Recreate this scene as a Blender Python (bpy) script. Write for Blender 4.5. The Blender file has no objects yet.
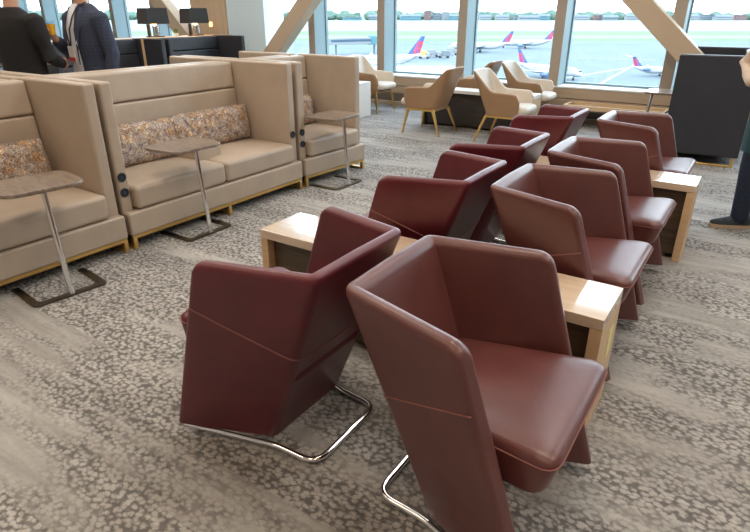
import bpy, bmesh, math, random
from mathutils import Vector, Matrix
random.seed(7)
PI = math.pi
scene = bpy.context.scene
COL = scene.collection

# ------------------------------------------------------------------ materials
def new_mat(name):
    m = bpy.data.materials.new(name); m.use_nodes = True
    nt = m.node_tree
    return m, nt, nt.nodes['Principled BSDF']

def simple(name, col, rough=.5, metal=0., spec=.5, emit=None, coat=0.):
    m, nt, b = new_mat(name)
    b.inputs['Base Color'].default_value = (*col, 1)
    b.inputs['Roughness'].default_value = rough
    b.inputs['Metallic'].default_value = metal
    b.inputs['Specular IOR Level'].default_value = spec
    if coat: b.inputs['Coat Weight'].default_value = coat
    if emit:
        b.inputs['Emission Color'].default_value = (*emit[0], 1)
        b.inputs['Emission Strength'].default_value = emit[1]
    return m

def N(nt, t, **kw):
    n = nt.nodes.new(t)
    for k, v in kw.items():
        if k in n.inputs: n.inputs[k].default_value = v
        else: setattr(n, k, v)
    return n

def ramp(nt, stops, interp='LINEAR'):
    r = nt.nodes.new('ShaderNodeValToRGB'); r.color_ramp.interpolation = interp
    els = r.color_ramp.elements
    while len(els) > len(stops): els.remove(els[-1])
    while len(els) < len(stops): els.new(.5)
    for e, (p, c) in zip(els, stops):
        e.position = p; e.color = (*c, 1)
    return r

def coords(nt, scale=(1, 1, 1), kind='Object', rot=(0, 0, 0)):
    tc = nt.nodes.new('ShaderNodeTexCoord'); mp = nt.nodes.new('ShaderNodeMapping')
    mp.inputs['Scale'].default_value = scale; mp.inputs['Rotation'].default_value = rot
    nt.links.new(tc.outputs[kind], mp.inputs['Vector'])
    return mp.outputs['Vector']

def leather(name, col, rough=.42, var=.12, coat=0., spec=.5):
    m, nt, b = new_mat(name)
    v = coords(nt)
    n1 = N(nt, 'ShaderNodeTexNoise', Scale=6., Detail=4.)
    nt.links.new(v, n1.inputs['Vector'])
    r = ramp(nt, [(.3, tuple(c*(1-var) for c in col)), (.7, tuple(min(1, c*(1+var)) for c in col))])
    nt.links.new(n1.outputs['Fac'], r.inputs['Fac']); nt.links.new(r.outputs['Color'], b.inputs['Base Color'])
    vo = N(nt, 'ShaderNodeTexVoronoi', Scale=260.)
    nt.links.new(v, vo.inputs['Vector'])
    n2 = N(nt, 'ShaderNodeTexNoise', Scale=9., Detail=2.)
    nt.links.new(v, n2.inputs['Vector'])
    ad = N(nt, 'ShaderNodeMath', operation='MULTIPLY_ADD'); ad.inputs[1].default_value = 6.
    nt.links.new(n2.outputs['Fac'], ad.inputs[0]); nt.links.new(vo.outputs['Distance'], ad.inputs[2])
    bp = N(nt, 'ShaderNodeBump', Strength=.10, Distance=.004)
    nt.links.new(ad.outputs[0], bp.inputs['Height']); nt.links.new(bp.outputs['Normal'], b.inputs['Normal'])
    b.inputs['Roughness'].default_value = rough
    b.inputs['Specular IOR Level'].default_value = spec
    b.inputs['Coat Weight'].default_value = coat; b.inputs['Coat Roughness'].default_value = .3
    return m

def wood(name, dark, light, scale=(2, 40, 40), rough=.35, contrast=(.3, .7), coat=0.):
    m, nt, b = new_mat(name)
    v = coords(nt, scale)
    n1 = N(nt, 'ShaderNodeTexNoise', Scale=1.6, Detail=6., Roughness=.6, Distortion=.4)
    nt.links.new(v, n1.inputs['Vector'])
    r = ramp(nt, [(contrast[0], dark), (contrast[1], light)])
    nt.links.new(n1.outputs['Fac'], r.inputs['Fac']); nt.links.new(r.outputs['Color'], b.inputs['Base Color'])
    b.inputs['Roughness'].default_value = rough
    b.inputs['Coat Weight'].default_value = coat; b.inputs['Coat Roughness'].default_value = .06; b.inputs['Coat IOR'].default_value = 1.7
    return m

def carpet():
    m, nt, b = new_mat('carpet_pattern')
    L = nt.links.new
    v = coords(nt)
    # clumps
    vo = N(nt, 'ShaderNodeTexVoronoi', Scale=1., feature='F1')
    vs = coords(nt, (40, 54, 40))
    wn = N(nt, 'ShaderNodeTexNoise', Scale=60., Detail=4.); L(v, wn.inputs['Vector'])
    mixv = N(nt, 'ShaderNodeMixRGB', Fac=.0, blend_type='ADD'); mixv.inputs['Fac'].default_value = 1.
    L(vs, mixv.inputs[1]); L(wn.outputs['Color'], mixv.inputs[2]); L(mixv.outputs[0], vo.inputs['Vector'])
    edge = ramp(nt, [(.36, (1, 1, 1)), (.52, (.55, .55, .55)), (.68, (0, 0, 0))]); L(vo.outputs['Distance'], edge.inputs['Fac'])
    # where clumps show: broad bands running across the room
    mk = N(nt, 'ShaderNodeTexNoise', Scale=1., Detail=5., Roughness=.62); L(coords(nt, (.9, 3.6, 1)), mk.inputs['Vector'])
    pk = N(nt, 'ShaderNodeTexBrick', Scale=1.); pk.offset = .37; pk.inputs['Brick Width'].default_value = 1.; pk.inputs['Row Height'].default_value = .25
    pk.inputs['Mortar Size'].default_value = 0.; pk.inputs['Color1'].default_value = (0, 0, 0, 1); pk.inputs['Color2'].default_value = (.16, .16, .16, 1)
    L(v, pk.inputs['Vector'])
    pa = N(nt, 'ShaderNodeMath', operation='ADD'); L(mk.outputs['Fac'], pa.inputs[0]); L(pk.outputs['Color'], pa.inputs[1])
    mkr = ramp(nt, [(.47, (.08, .08, .08)), (.60, (.95, .95, .95))]); L(pa.outputs[0], mkr.inputs['Fac'])
    # streaks
    st = N(nt, 'ShaderNodeTexNoise', Scale=1., Detail=6., Roughness=.65); L(coords(nt, (1.8, 16, 1)), st.inputs['Vector'])
    strp = ramp(nt, [(.25, (.31, .295, .28)), (.5, (.42, .405, .385)), (.75, (.54, .525, .50))]); L(st.outputs['Fac'], strp.inputs['Fac'])
    # carpet planks: slight tone change from plank to plank
    bk = N(nt, 'ShaderNodeTexBrick', Scale=1.); bk.offset = .37
    bk.inputs['Brick Width'].default_value = 1.; bk.inputs['Row Height'].default_value = .25
    bk.inputs['Mortar Size'].default_value = 0.
    bk.inputs['Color1'].default_value = (.86, .86, .86, 1); bk.inputs['Color2'].default_value = (1.1, 1.1, 1.1, 1)
    L(v, bk.inputs['Vector'])
    base = N(nt, 'ShaderNodeMixRGB', blend_type='MULTIPLY', Fac=1.); L(strp.outputs[0], base.inputs[1]); L(bk.outputs['Color'], base.inputs[2])
    # fine pile
    fp = N(nt, 'ShaderNodeTexNoise', Scale=420., Detail=2.); L(v, fp.inputs['Vector'])
    fpr = ramp(nt, [(.25, (.72, .72, .72)), (.75, (1.2, 1.2, 1.2))]); L(fp.outputs['Fac'], fpr.inputs['Fac'])
    b2 = N(nt, 'ShaderNodeMixRGB', blend_type='MULTIPLY', Fac=1.); L(base.outputs[0], b2.inputs[1]); L(fpr.outputs[0], b2.inputs[2])
    # dark gaps
    inv = N(nt, 'ShaderNodeMath', operation='SUBTRACT'); inv.inputs[0].default_value = 1.
    L(edge.outputs[0], inv.inputs[1])
    fac = N(nt, 'ShaderNodeMath', operation='MULTIPLY'); L(inv.outputs[0], fac.inputs[0]); L(mkr.outputs[0], fac.inputs[1])
    fac2 = N(nt, 'ShaderNodeMath', operation='MULTIPLY'); L(fac.outputs[0], fac2.inputs[0]); fac2.inputs[1].default_value = .78
    out = N(nt, 'ShaderNodeMixRGB', blend_type='MIX'); L(fac2.outputs[0], out.inputs[0]); L(b2.outputs[0], out.inputs[1])
    out.inputs[2].default_value = (.065, .06, .06, 1)
    L(out.outputs[0], b.inputs['Base Color'])
    hgt = N(nt, 'ShaderNodeMath', operation='SUBTRACT'); hgt.inputs[0].default_value = 1.; L(fac.outputs[0], hgt.inputs[1])
    bp = N(nt, 'ShaderNodeBump', Strength=.6, Distance=.006); L(hgt.outputs[0], bp.inputs['Height'])
    L(bp.outputs['Normal'], b.inputs['Normal'])
    b.inputs['Roughness'].default_value = .95; b.inputs['Specular IOR Level'].default_value = .15
    return m

def patterned():
    m, nt, b = new_mat('patterned_fabric')
    L = nt.links.new
    v = coords(nt)
    nz = N(nt, 'ShaderNodeTexNoise', Scale=15., Detail=3.2, Roughness=.7, Distortion=.5); L(v, nz.inputs['Vector'])
    r = ramp(nt, [(.28, (.03, .025, .035)), (.36, (.16, .12, .17)), (.42, (.52, .45, .38)), (.46, (.10, .08, .11)), (.50, (.66, .60, .52)),
                  (.545, (.22, .17, .20)), (.58, (.48, .27, .06)), (.63, (.78, .74, .66)), (.68, (.12, .09, .10)), (.76, (.55, .42, .25))])
    L(nz.outputs['Fac'], r.inputs['Fac'])
    vo = N(nt, 'ShaderNodeTexVoronoi', Scale=38.); L(v, vo.inputs['Vector'])
    r2 = ramp(nt, [(0, (.16, .13, .17)), (.3, (.9, .85, .8)), (.55, (1.2, 1.2, 1.2)), (.78, (.8, .5, .2)), (1, (.5, .5, .6))]); L(vo.outputs['Color'], r2.inputs['Fac'])
    mx = N(nt, 'ShaderNodeMixRGB', blend_type='MULTIPLY', Fac=.75); L(r.outputs[0], mx.inputs[1]); L(r2.outputs[0], mx.inputs[2])
    L(mx.outputs[0], b.inputs['Base Color'])
    b.inputs['Roughness'].default_value = .8
    return m

def noisy(name, c1, c2, scale=5., rough=.8, stretch=(1, 1, 1), detail=4.):
    m, nt, b = new_mat(name)
    nz = N(nt, 'ShaderNodeTexNoise', Scale=scale, Detail=detail, Roughness=.6)
    nt.links.new(coords(nt, stretch), nz.inputs['Vector'])
    r = ramp(nt, [(.3, c1), (.7, c2)])
    nt.links.new(nz.outputs['Fac'], r.inputs['Fac']); nt.links.new(r.outputs[0], b.inputs['Base Color'])
    b.inputs['Roughness'].default_value = rough
    return m

def checked(name, base, line, scale):
    m, nt, b = new_mat(name)
    L = nt.links.new
    w = []
    for d in ('Y', 'Z'):
        wv = N(nt, 'ShaderNodeTexWave', Scale=scale, wave_type='BANDS', bands_direction=d)
        L(coords(nt), wv.inputs['Vector'])
        r = ramp(nt, [(.82, (0, 0, 0)), (.97, (1, 1, 1))]); L(wv.outputs['Fac'], r.inputs['Fac']); w.append(r)
    mx = N(nt, 'ShaderNodeMath', operation='MAXIMUM'); L(w[0].outputs[0], mx.inputs[0]); L(w[1].outputs[0], mx.inputs[1])
    c = N(nt, 'ShaderNodeMixRGB'); c.inputs[1].default_value = (*base, 1); c.inputs[2].default_value = (*line, 1)
    L(mx.outputs[0], c.inputs[0]); L(c.outputs[0], b.inputs['Base Color'])
    b.inputs['Roughness'].default_value = .85
    return m

def glass_mat():
    m = bpy.data.materials.new('window_glass'); m.use_nodes = True
    nt = m.node_tree; nt.nodes.clear()
    o = nt.nodes.new('ShaderNodeOutputMaterial')
    t = nt.nodes.new('ShaderNodeBsdfTransparent'); t.inputs[0].default_value = (.93, .975, .985, 1)
    g = nt.nodes.new('ShaderNodeBsdfGlossy'); g.inputs['Roughness'].default_value = .02
    mx = nt.nodes.new('ShaderNodeMixShader'); mx.inputs[0].default_value = .04
    nt.links.new(t.outputs[0], mx.inputs[1]); nt.links.new(g.outputs[0], mx.inputs[2]); nt.links.new(mx.outputs[0], o.inputs[0])
    return m

M = dict(
    burgundy=leather('burgundy_leather', (.118, .035, .032), .36, .12, .35), burgundy_shaded=leather('shaded_burgundy_leather', (.110, .012, .020), .38, .2, .2),  # second leather: same burgundy, with the left row's shade put into the colour
    thread=simple('burgundy_thread', (.26, .10, .09), .6),
    tan=leather('taupe_leather', (.44, .36, .285), .36, .05),
    tan_dark=leather('caramel_leather', (.36, .215, .115), .45, .06),
    cream=leather('cream_leather', (.62, .54, .45), .45, .05),
    navy=leather('charcoal_leather', (.026, .028, .036), .45, .1, 0., .5),
    gold=simple('brushed_gold', (.72, .47, .16), .34, .85),
    chrome=simple('polished_chrome', (.82, .82, .84), .09, 1.),
    steel=simple('dark_steel', (.12, .12, .13), .3, .9),
    maple=wood('pale_maple', (.64, .49, .36), (.74, .60, .46), (1.2, 22, 22), .16, (.3, .7), 1.),
    maple_edge=wood('maple_edge', (.60, .40, .22), (.72, .51, .31), (1.2, 22, 22), .4),
    walnut=wood('dark_walnut', (.05, .032, .018), (.115, .075, .042), (2.2, 30, 30), .5),
    dusk=wood('smoked_oak', (.028, .022, .021), (.06, .045, .04), (2.2, 30, 30), .5),
    greywood=wood('grey_walnut', (.13, .095, .075), (.30, .235, .19), (5, 26, 26), .3, (.32, .68), .5),
    black=simple('black_plastic', (.012, .013, .016), .35),
    blue_ring=simple('blue_socket_ring', (.02, .05, .12), .3),
    pattern=patterned(), carpet=carpet(), glass=glass_mat(),
    mull=noisy('bronze_tan_paint', (.38, .315, .25), (.42, .345, .275), 3., .5),
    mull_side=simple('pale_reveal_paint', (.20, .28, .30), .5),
    beam=noisy('tan_beam_paint', (.56, .42, .29), (.60, .455, .32), 2., .6),
    panel=wood('tan_wall_laminate', (.40, .30, .21), (.46, .355, .26), (.6, 18, 18), .5),
    vent=wood('brown_heater_grille', (.16, .13, .11), (.27, .225, .185), (3, 3, 90), .6),
    sill=simple('white_sill', (.85, .87, .88), .5),
    white=simple('white_paint', (.80, .82, .83), .6),
    column=simple('daylit_column_paint', (.76, .92, 1.), .6),  # side-window daylight put into the colour: lighter and bluer than plain white
    veneer=wood('warm_wall_veneer', (.62, .45, .29), (.70, .52, .35), (14, 14, .8), .5),
    ceil=simple('ceiling_paint', (.72, .71, .69), .8),
    room=simple('rear_wall_paint', (.45, .42, .39), .8),
    shade=noisy('dark_lampshade', (.035, .032, .032), (.05, .047, .047), 30., .8, (1, 1, 6)),
    bulb=simple('warm_bulb', (1, .6, .25), .5, emit=((1, .55, .18), 9.)),
    leaf=noisy('leaf_green', (.10, .26, .04), (.22, .42, .08), 20., .6),
    pot=simple('white_pot', (.8, .78, .75), .5),
    sticker=simple('yellow_sticker', (.80, .78, .36), .6),
    blacksuit=noisy('black_suiting', (.006, .006, .008), (.011, .011, .014), 90., .85),
    bluesuit=checked('navy_check_suiting', (.030, .040, .075), (.040, .054, .098), 11.),
    denim=noisy('dark_denim', (.010, .018, .038), (.022, .034, .07), 60., .85),
    teal=noisy('teal_knit', (.012, .05, .06), (.03, .085, .10), 45., .9, (1, 1, 3)),
    peach=noisy('peach_shirt', (.66, .52, .42), (.76, .62, .52), 12., .8),
    shirt=noisy('pale_shirt', (.62, .66, .74), (.72, .75, .82), 40., .8),
    skin=noisy('skin', (.55, .30, .21), (.60, .34, .24), 8., .55),
    hair=noisy('brown_hair', (.03, .02, .015), (.07, .045, .03), 60., .7),
    grey_hair=noisy('grey_hair', (.30, .28, .26), (.45, .42, .40), 60., .7),
    lanyard=simple('dark_lanyard', (.02, .02, .035), .7),
    badge=simple('badge_white', (.82, .80, .80), .5), badge_red=simple('badge_red', (.6, .06, .05), .5),
    drink=simple('amber_drink', (.80, .42, .03), .1, coat=.5),
    sneaker=noisy('dark_sneaker', (.02, .03, .04), (.05, .06, .075), 50., .8), sole=simple('tan_sole', (.55, .40, .27), .7),
    blackshoe=simple('black_shoe', (.01, .01, .01), .3), eye=simple('eye_dark', (.02, .015, .01), .2), lip=simple('lip', (.42, .16, .13), .5),
    # airfield
    tarmac=noisy('tarmac', (.088, .120, .142), (.112, .140, .158), .06, .9, (1, .35, 1)),
    runway=noisy('runway_concrete', (.135, .15, .16), (.16, .172, .182), .03, .9),
    grass=noisy('airfield_grass', (.080, .132, .046), (.105, .152, .066), .05, .9, (.4, 2, 1)),
    water=noisy('bay_water', (.185, .205, .215), (.20, .22, .23), .02, .9, (.3, 2, 1)),
    shore=noisy('far_shore', (0.112, 0.146, 0.112), (0.168, 0.202, 0.168), .02, .9),
    trees=noisy('far_trees', (0.056, 0.106, 0.078), (0.112, 0.174, 0.134), .06, .9),
    plane=simple('aircraft_white', (.40, .42, .44), .35),
    tailblue=simple('tail_blue', (.03, .085, .30), .4), tailred=simple('tail_red', (.42, .03, .075), .4),
    engine=simple('engine_blue_grey', (.10, .16, .30), .4), tyre=simple('tyre', (.02, .02, .02), .8),
    pglass=simple('dark_glass', (.05, .09, .13), .15),
    bwall=simple('far_wall_white', (0.235, 0.246, 0.258), .8), bwall2=simple('far_wall_grey', (0.146, 0.174, 0.190), .8),
    bwall3=simple('far_wall_brick', (0.185, 0.095, 0.078), .8), bwall4=simple('far_wall_teal', (0.090, 0.202, 0.235), .8), broof=simple('far_roof', (0.140, 0.162, 0.185), .8),
    yellow=simple('vehicle_yellow', (.45, .35, .08), .5), roofwhite=noisy('white_roof_membrane', (.34, .36, .37), (.38, .40, .41), .3, .8),
    marking=simple('taxi_line', (.5, .53, .55), .8),
)

# ------------------------------------------------------------------ mesh helpers
def obj(name, bm, mat, parent=None, smooth=True, angle=38, wn=True):
    me = bpy.data.meshes.new(name)
    bmesh.ops.recalc_face_normals(bm, faces=bm.faces[:])
    bm.to_mesh(me); bm.free()
    mats = mat if isinstance(mat, (list, tuple)) else [mat]
    for m in mats: me.materials.append(m)
    if smooth:
        me.polygons.foreach_set('use_smooth', [True]*len(me.polygons))
        me.set_sharp_from_angle(angle=math.radians(angle))
    o = bpy.data.objects.new(name, me); COL.objects.link(o)
    if parent: o.parent = parent
    if smooth and wn:
        w = o.modifiers.new('WN', 'WEIGHTED_NORMAL'); w.keep_sharp = True
    return o

def empty(name, loc=(0, 0, 0), rz=0.):
    o = bpy.data.objects.new(name, None); COL.objects.link(o)
    o.location = loc; o.rotation_euler = (0, 0, rz); o.empty_display_size = .1
    return o

def tag(o, label=None, cat=None, group=None, kind=None):
    if label: o['label'] = label
    if cat: o['category'] = cat
    if group: o['group'] = group
    if kind: o['kind'] = kind
    return o

def thing(name, label, cat, loc=(0, 0, 0), rz=0., group=None):
    return tag(empty(name, loc, rz), label, cat, group)

def copy_tree(o, loc, rz, label=None, group=None):
    r = o.copy(); COL.objects.link(r); r.location = loc; r.rotation_euler = (0, 0, rz)
    if label: r['label'] = label
    if group: r['group'] = group
    for ch in list(o.children):
        c = ch.copy(); COL.objects.link(c); c.parent = r
        for g in ch.children:
            d = g.copy(); COL.objects.link(d); d.parent = c
    return r

def box(bm, x0, x1, y0, y1, z0, z1, bev=0., seg=3, mi=0, mat=None):
    r = bmesh.ops.create_cube(bm, size=1.)
    vs = r['verts']
    for v in vs:
        v.co = Vector(((x0+x1)/2+v.co.x*(x1-x0), (y0+y1)/2+v.co.y*(y1-y0), (z0+z1)/2+v.co.z*(z1-z0)))
    fs = list({f for v in vs for f in v.link_faces})
    for f in fs: f.material_index = mi
    if bev > 0:
        es = list({e for v in vs for e in v.link_edges})
        rr = bmesh.ops.bevel(bm, geom=es, offset=bev, segments=seg, profile=.5, affect='EDGES')
        for f in rr['faces']: f.material_index = mi
        vs = list({v for f in rr['faces'] for v in f.verts} | {v for v in vs if v.is_valid})
    if mat is not None:
        for v in vs: v.co = mat @ v.co
    return vs

def bxo(name, dims, mat, parent=None, bev=.004, seg=2, **k):
    bm = bmesh.new(); box(bm, *dims, bev=bev, seg=seg); return obj(name, bm, mat, parent, **k)

def loft(bm, rings, closed_ring=True, cap=True, mi=0):
    vr = [[bm.verts.new(p) for p in ring] for ring in rings]
    n = len(rings[0])
    for a, b in zip(vr, vr[1:]):
        for i in range(n if closed_ring else n-1):
            j = (i+1) % n
            f = bm.faces.new((a[i], a[j], b[j], b[i])); f.material_index = mi
    if cap and closed_ring:
        f = bm.faces.new(vr[0][::-1]); f.material_index = mi
        f = bm.faces.new(vr[-1]); f.material_index = mi
    return vr

def frame_ring(p, d, r, n, rx=None, up=Vector((0, 0, 1))):
    d = d.normalized()
    u = up if abs(d.dot(up)) < .95 else Vector((1, 0, 0))
    s = d.cross(u).normalized(); t = s.cross(d).normalized()
    return [p + s*(math.cos(2*PI*i/n)*r) + t*(math.sin(2*PI*i/n)*(rx or r)) for i in range(n)]

def tube(bm, pts, r, n=10, closed=False, mi=0):
    pts = [Vector(p) for p in pts]
    rs = r if isinstance(r, (list, tuple)) else [r]*len(pts)
    rings = []
    m = len(pts)
    for i, p in enumerate(pts):
        if closed: d = pts[(i+1) % m]-pts[i-1]
        else: d = (pts[min(i+1, m-1)]-pts[max(i-1, 0)])
        rings.append(frame_ring(p, d, rs[i], n))
    if closed: rings.append(rings[0]); 
    loft(bm, rings, cap=not closed, mi=mi)
    if closed: bmesh.ops.remove_doubles(bm, verts=bm.verts[:], dist=1e-5)

def bar(bm, p, q, w, h, mi=0, up=Vector((0, 0, 1))):
    """square bar from p to q, w across, h along the up direction"""
    p, q = Vector(p), Vector(q); d = (q-p).normalized()
    u = up if abs(d.dot(up)) < .97 else Vector((1, 0, 0))
    s = d.cross(u).normalized(); t = s.cross(d).normalized()
    ring = lambda c: [c+s*w/2+t*h/2, c-s*w/2+t*h/2, c-s*w/2-t*h/2, c+s*w/2-t*h/2]
    loft(bm, [ring(p), ring(q)], mi=mi)

def lathe(bm, prof, n=24, c=(0, 0, 0), mi=0):
    rings = [[Vector((c[0]+r*math.cos(2*PI*i/n), c[1]+r*math.sin(2*PI*i/n), c[2]+z)) for i in range(n)] for r, z in prof]
    loft(bm, rings, mi=mi)

def prism(bm, pts, z0, z1, mi=0):
    loft(bm, [[Vector((x, y, z0)) for x, y in pts], [Vector((x, y, z1)) for x, y in pts]], mi=mi)

def fillet(pts, r, n=6, closed=False):
    """round the corners of a polyline"""
    pts = [Vector(p) for p in pts]; out = []
    m = len(pts)
    for i, p in enumerate(pts):
        if not closed and i in (0, m-1): out.append(p); continue
        a, c = pts[i-1], pts[(i+1) % m]
        u, w = (a-p).normalized(), (c-p).normalized()
        ang = u.angle(w); rr = r[i] if isinstance(r, (list, tuple)) else r
        t = min(rr/math.tan(ang/2), (a-p).length*.48, (c-p).length*.48)
        s, e = p+u*t, p+w*t
        for k in range(n+1):
            f = k/n
            out.append((s*(1-f)+p*f)*(1-f)+(p*(1-f)+e*f)*f)
    return out

# ------------------------------------------------------------------ camera
H, F, HY, VX = 1.5, 563., 12., 785.
pitch = math.atan((266-HY)/F); yaw = math.atan((VX-375)/(F/math.cos(pitch)))
cd = bpy.data.cameras.new('camera'); cam = bpy.data.objects.new('camera', cd); COL.objects.link(cam)
cam.location = (0, 0, H); cam.rotation_euler = (PI/2-pitch, 0, yaw)
cd.sensor_width = 36; cd.lens = F/750*36; cd.clip_end = 6000; cd.clip_start = .02
scene.camera = cam
fh = Vector((-math.sin(yaw), math.cos(yaw), 0)); rt = Vector((math.cos(yaw), math.sin(yaw), 0))
def at_dist(x, depth, z=0.):
    """a place at a given distance ahead in the bearing of image column x (at eye level)"""
    lat = (x-375)/(F/math.cos(pitch))*depth
    p = fh*depth+rt*lat
    return Vector((p.x, p.y, z))

# ------------------------------------------------------------------ setting
WY = 8.78                     # room face of the window wall
def struct(name, bm, m, parent=None, **k):
    o = obj(name, bm, m, parent, **k)
    if parent is None: o['kind'] = 'structure'
    return o

bm = bmesh.new(); box(bm, -20, 4, -3.5, 9.2, -.3, 0); struct('floor', bm, M['carpet'], smooth=False)
bm = bmesh.new(); box(bm, -20, 4, -3.5, 9.2, 4.6, 4.8); struct('ceiling', bm, M['ceil'], smooth=False)
bm = bmesh.new(); box(bm, -20, 4, -3.7, -3.5, 0, 4.6); struct('wall_back', bm, M['room'], smooth=False)
bm = bmesh.new(); box(bm, 4, 4.2, -3.7, 9.2, 0, 4.6); struct('wall_right', bm, M['room'], smooth=False)
bm = bmesh.new(); box(bm, -20.2, -20, -3.7, 9.2, 0, 4.6); struct('wall_left', bm, M['column'], smooth=False)
# wall under the windows: tan panel, seam, heater grille, skirting
bm = bmesh.new(); box(bm, -20, 4, WY, WY+.35, .33, .475, .004, 1); box(bm, -20, 4, WY, WY+.35, .20, .322, .004, 1)
struct('wall_front', bm, M['panel'])
bm = bmesh.new(); box(bm, -20, 4, WY+.02, WY+.3, .06, .2)
for k in range(4): box(bm, -20, 4, WY+.005, WY+.03, .07+k*.032, .085+k*.032)
struct('trim_1', bm, M['vent'], smooth=False)
bm = bmesh.new(); box(bm, -20, 4, WY-.012, WY+.02, 0, .06, .004, 1); struct('baseboard_front', bm, M['panel'])
bm = bmesh.new(); box(bm, -20, 4, WY-.01, WY+.42, .475, .50, .006, 2); struct('trim_2', bm, M['sill'])
bm = bmesh.new(); box(bm, -20, 4, WY, WY+.42, 4.2, 4.6); struct('trim_3', bm, M['white'], smooth=False)
MX = [-1.2+.08-1.53*k for k in range(-3, 13)]
nwin = 0; ntrim = 4
for k, x in enumerate(MX):
    if not (-9.5 < x < -8.3):
        bm = bmesh.new()
        box(bm, x-.075, x+.075, WY-.005, WY+.40, .49, 4.3, .004, 1)
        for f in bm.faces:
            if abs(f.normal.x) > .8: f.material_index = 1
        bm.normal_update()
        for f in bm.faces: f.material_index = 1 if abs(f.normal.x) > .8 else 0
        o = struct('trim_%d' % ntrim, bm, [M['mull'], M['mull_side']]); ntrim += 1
    if k+1 < len(MX):
        nwin += 1
        x1 = MX[k+1]
        bm = bmesh.new()
        for (a, b_, c, d) in ((x1+.07, x-.07, .49, .53), (x1+.07, x-.07, 4.17, 4.22), (x1+.07, x1+.095, .53, 4.17), (x-.095, x-.07, .53, 4.17)):
            box(bm, a, b_, WY+.32, WY+.38, c, d)
        w = struct('window_%d' % nwin, bm, M['mull_side'], smooth=False)
        bm = bmesh.new(); box(bm, x1+.09, x-.09, WY+.345, WY+.357, .52, 4.18)
        obj('pane', bm, M['glass'], w, smooth=False)
# pale column and the veneered pier beside it
bm = bmesh.new(); box(bm, -9.38, -8.36, WY-.06, WY+.5, 0, 4.6, .01, 2); struct('trim_30', bm, M['column'])
bm = bmesh.new(); box(bm, -10.42, -9.39, WY-.10, WY+.5, 0, 4.6, .01, 2); struct('trim_31', bm, M['veneer'])
# diagonal braces in front of the glazing
def brace(n, p0, p1, w, y):
    bm = bmesh.new()
    bar(bm, (p0[0], y, p0[1]), (p1[0], y, p1[1]), .26, w, up=Vector((1, 0, 0)))
    bmesh.ops.bevel(bm, geom=bm.edges[:], offset=.006, segments=1, affect='EDGES')
    struct('trim_%d' % n, bm, M['beam'])
def brace_dir(xa, za, xb, zb, n, w=.30, y=8.58):
    # extend the visible piece up to the ceiling and down to the floor
    dx = (xb-xa)/(zb-za)
    brace(n, (xa+(4.6-za)*dx, 4.6), (xa+(0-za)*dx, 0.), w, y)
brace_dir(-7.10, 1.69, -8.00, .81, 32, .27)
brace_dir(-1.61, 1.64, -.93, 1.03, 33, .25)
brace_dir(-11.25, 1.74, -10.45, 1.0, 34)

# wall light on the pier
t = thing('wall_light', 'small warm wall light on the tan veneered pier behind the dark booths', 'light', (-9.80, WY-.101, 1.27))
bm = bmesh.new(); box(bm, -.05, .05, -.015, 0, -.07, .07, .006, 2); obj('backplate', bm, M['gold'], t)
bm = bmesh.new(); box(bm, -.035, .035, -.06, -.012, -.05, .05, .012, 2); obj('diffuser', bm, simple('sconce_glow', (1, .75, .5), .5, emit=((1, .62, .32), 1.6)), t)

# ------------------------------------------------------------------ burgundy chairs
def u_path(fu, bu, wf, wb, r, n1=10, na=7, nb=8):
    """plan outline from one front end round the back to the other front end, fixed count"""
    A, B, C, D = Vector((fu, -wf)), Vector((bu, -wb)), Vector((bu, wb)), Vector((fu, wf))
    def corner(p, q, s):
        u, w = (p-q).normalized(), (s-q).normalized(); ang = u.angle(w); t = r/math.tan(ang/2)
        return q+u*t, q, q+w*t
    s1, q1, e1 = corner(A, B, C); s2, q2, e2 = corner(B, C, D)
    out = [A.lerp(s1, k/n1) for k in range(n1)]
    bez = lambda s, q, e, f: (s*(1-f)+q*f)*(1-f)+(q*(1-f)+e*f)*f
    out += [bez(s1, q1, e1, k/na) for k in range(na+1)]
    out += [e1.lerp(s2, k/nb) for k in range(1, nb)]
    out += [bez(s2, q2, e2, k/na) for k in range(na+1)]
    out += [e2.lerp(D, k/n1) for k in range(1, n1+1)]
    return out

def shell_surface(bot, top, zb, ztop, thick, round_front=.05, levels=8):
    """bot/top: plan outlines; ztop(i, f): top height; returns function pos(i, s) and loops for lofting"""
    n = len(bot)
    cum = [0.]
    for i in range(1, n): cum.append(cum[-1]+(top[i]-top[i-1]).length)
    tot = cum[-1]
    def nrm(path, i):
        d = path[min(i+1, n-1)]-path[max(i-1, 0)]; d.normalize()
        return Vector((-d.y, d.x))          # outward
    loops = []
    def pos(i, z):
        zt = ztop(0) if False else None
        f = (z-zb)/(.80-zb)
        p = bot[i].lerp(top[i], f)
        return Vector((p.x, p.y, z))
    def normal(i):
        a = nrm(bot, i).lerp(nrm(top, i), .6).normalized(); return Vector((a.x, a.y, 0))
    for i in range(n):
        e = min(cum[i], tot-cum[i])
        zt = ztop(cum[i]/tot)
        if e < round_front: zt -= round_front*(1-math.sqrt(max(0, 1-(1-e/round_front)**2)))*.9
        tk = thick
        if e < .022: tk = thick*(.45+.55*math.sqrt(max(0, 1-(1-e/.022)**2)))
        off = (thick-tk)/2
        nn = normal(i)
        ring = []
        hh = tk/2
        for k in range(levels+1):
            z = zb+(zt-hh-zb)*k/levels
            ring.append(pos(i, z)-nn*off)
        for k in range(1, 6):
            a = PI*k/6
            z = zt-hh+hh*math.sin(a)*1.0
            ring.append(pos(i, z)-nn*(off+hh-hh*math.cos(a)))
        for k in range(levels, -1, -1):
            z = zb+(zt-hh-zb)*k/levels
            ring.append(pos(i, z)-nn*(off+tk))
        loops.append(ring)
    return loops, pos, normal, cum, tot

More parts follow.
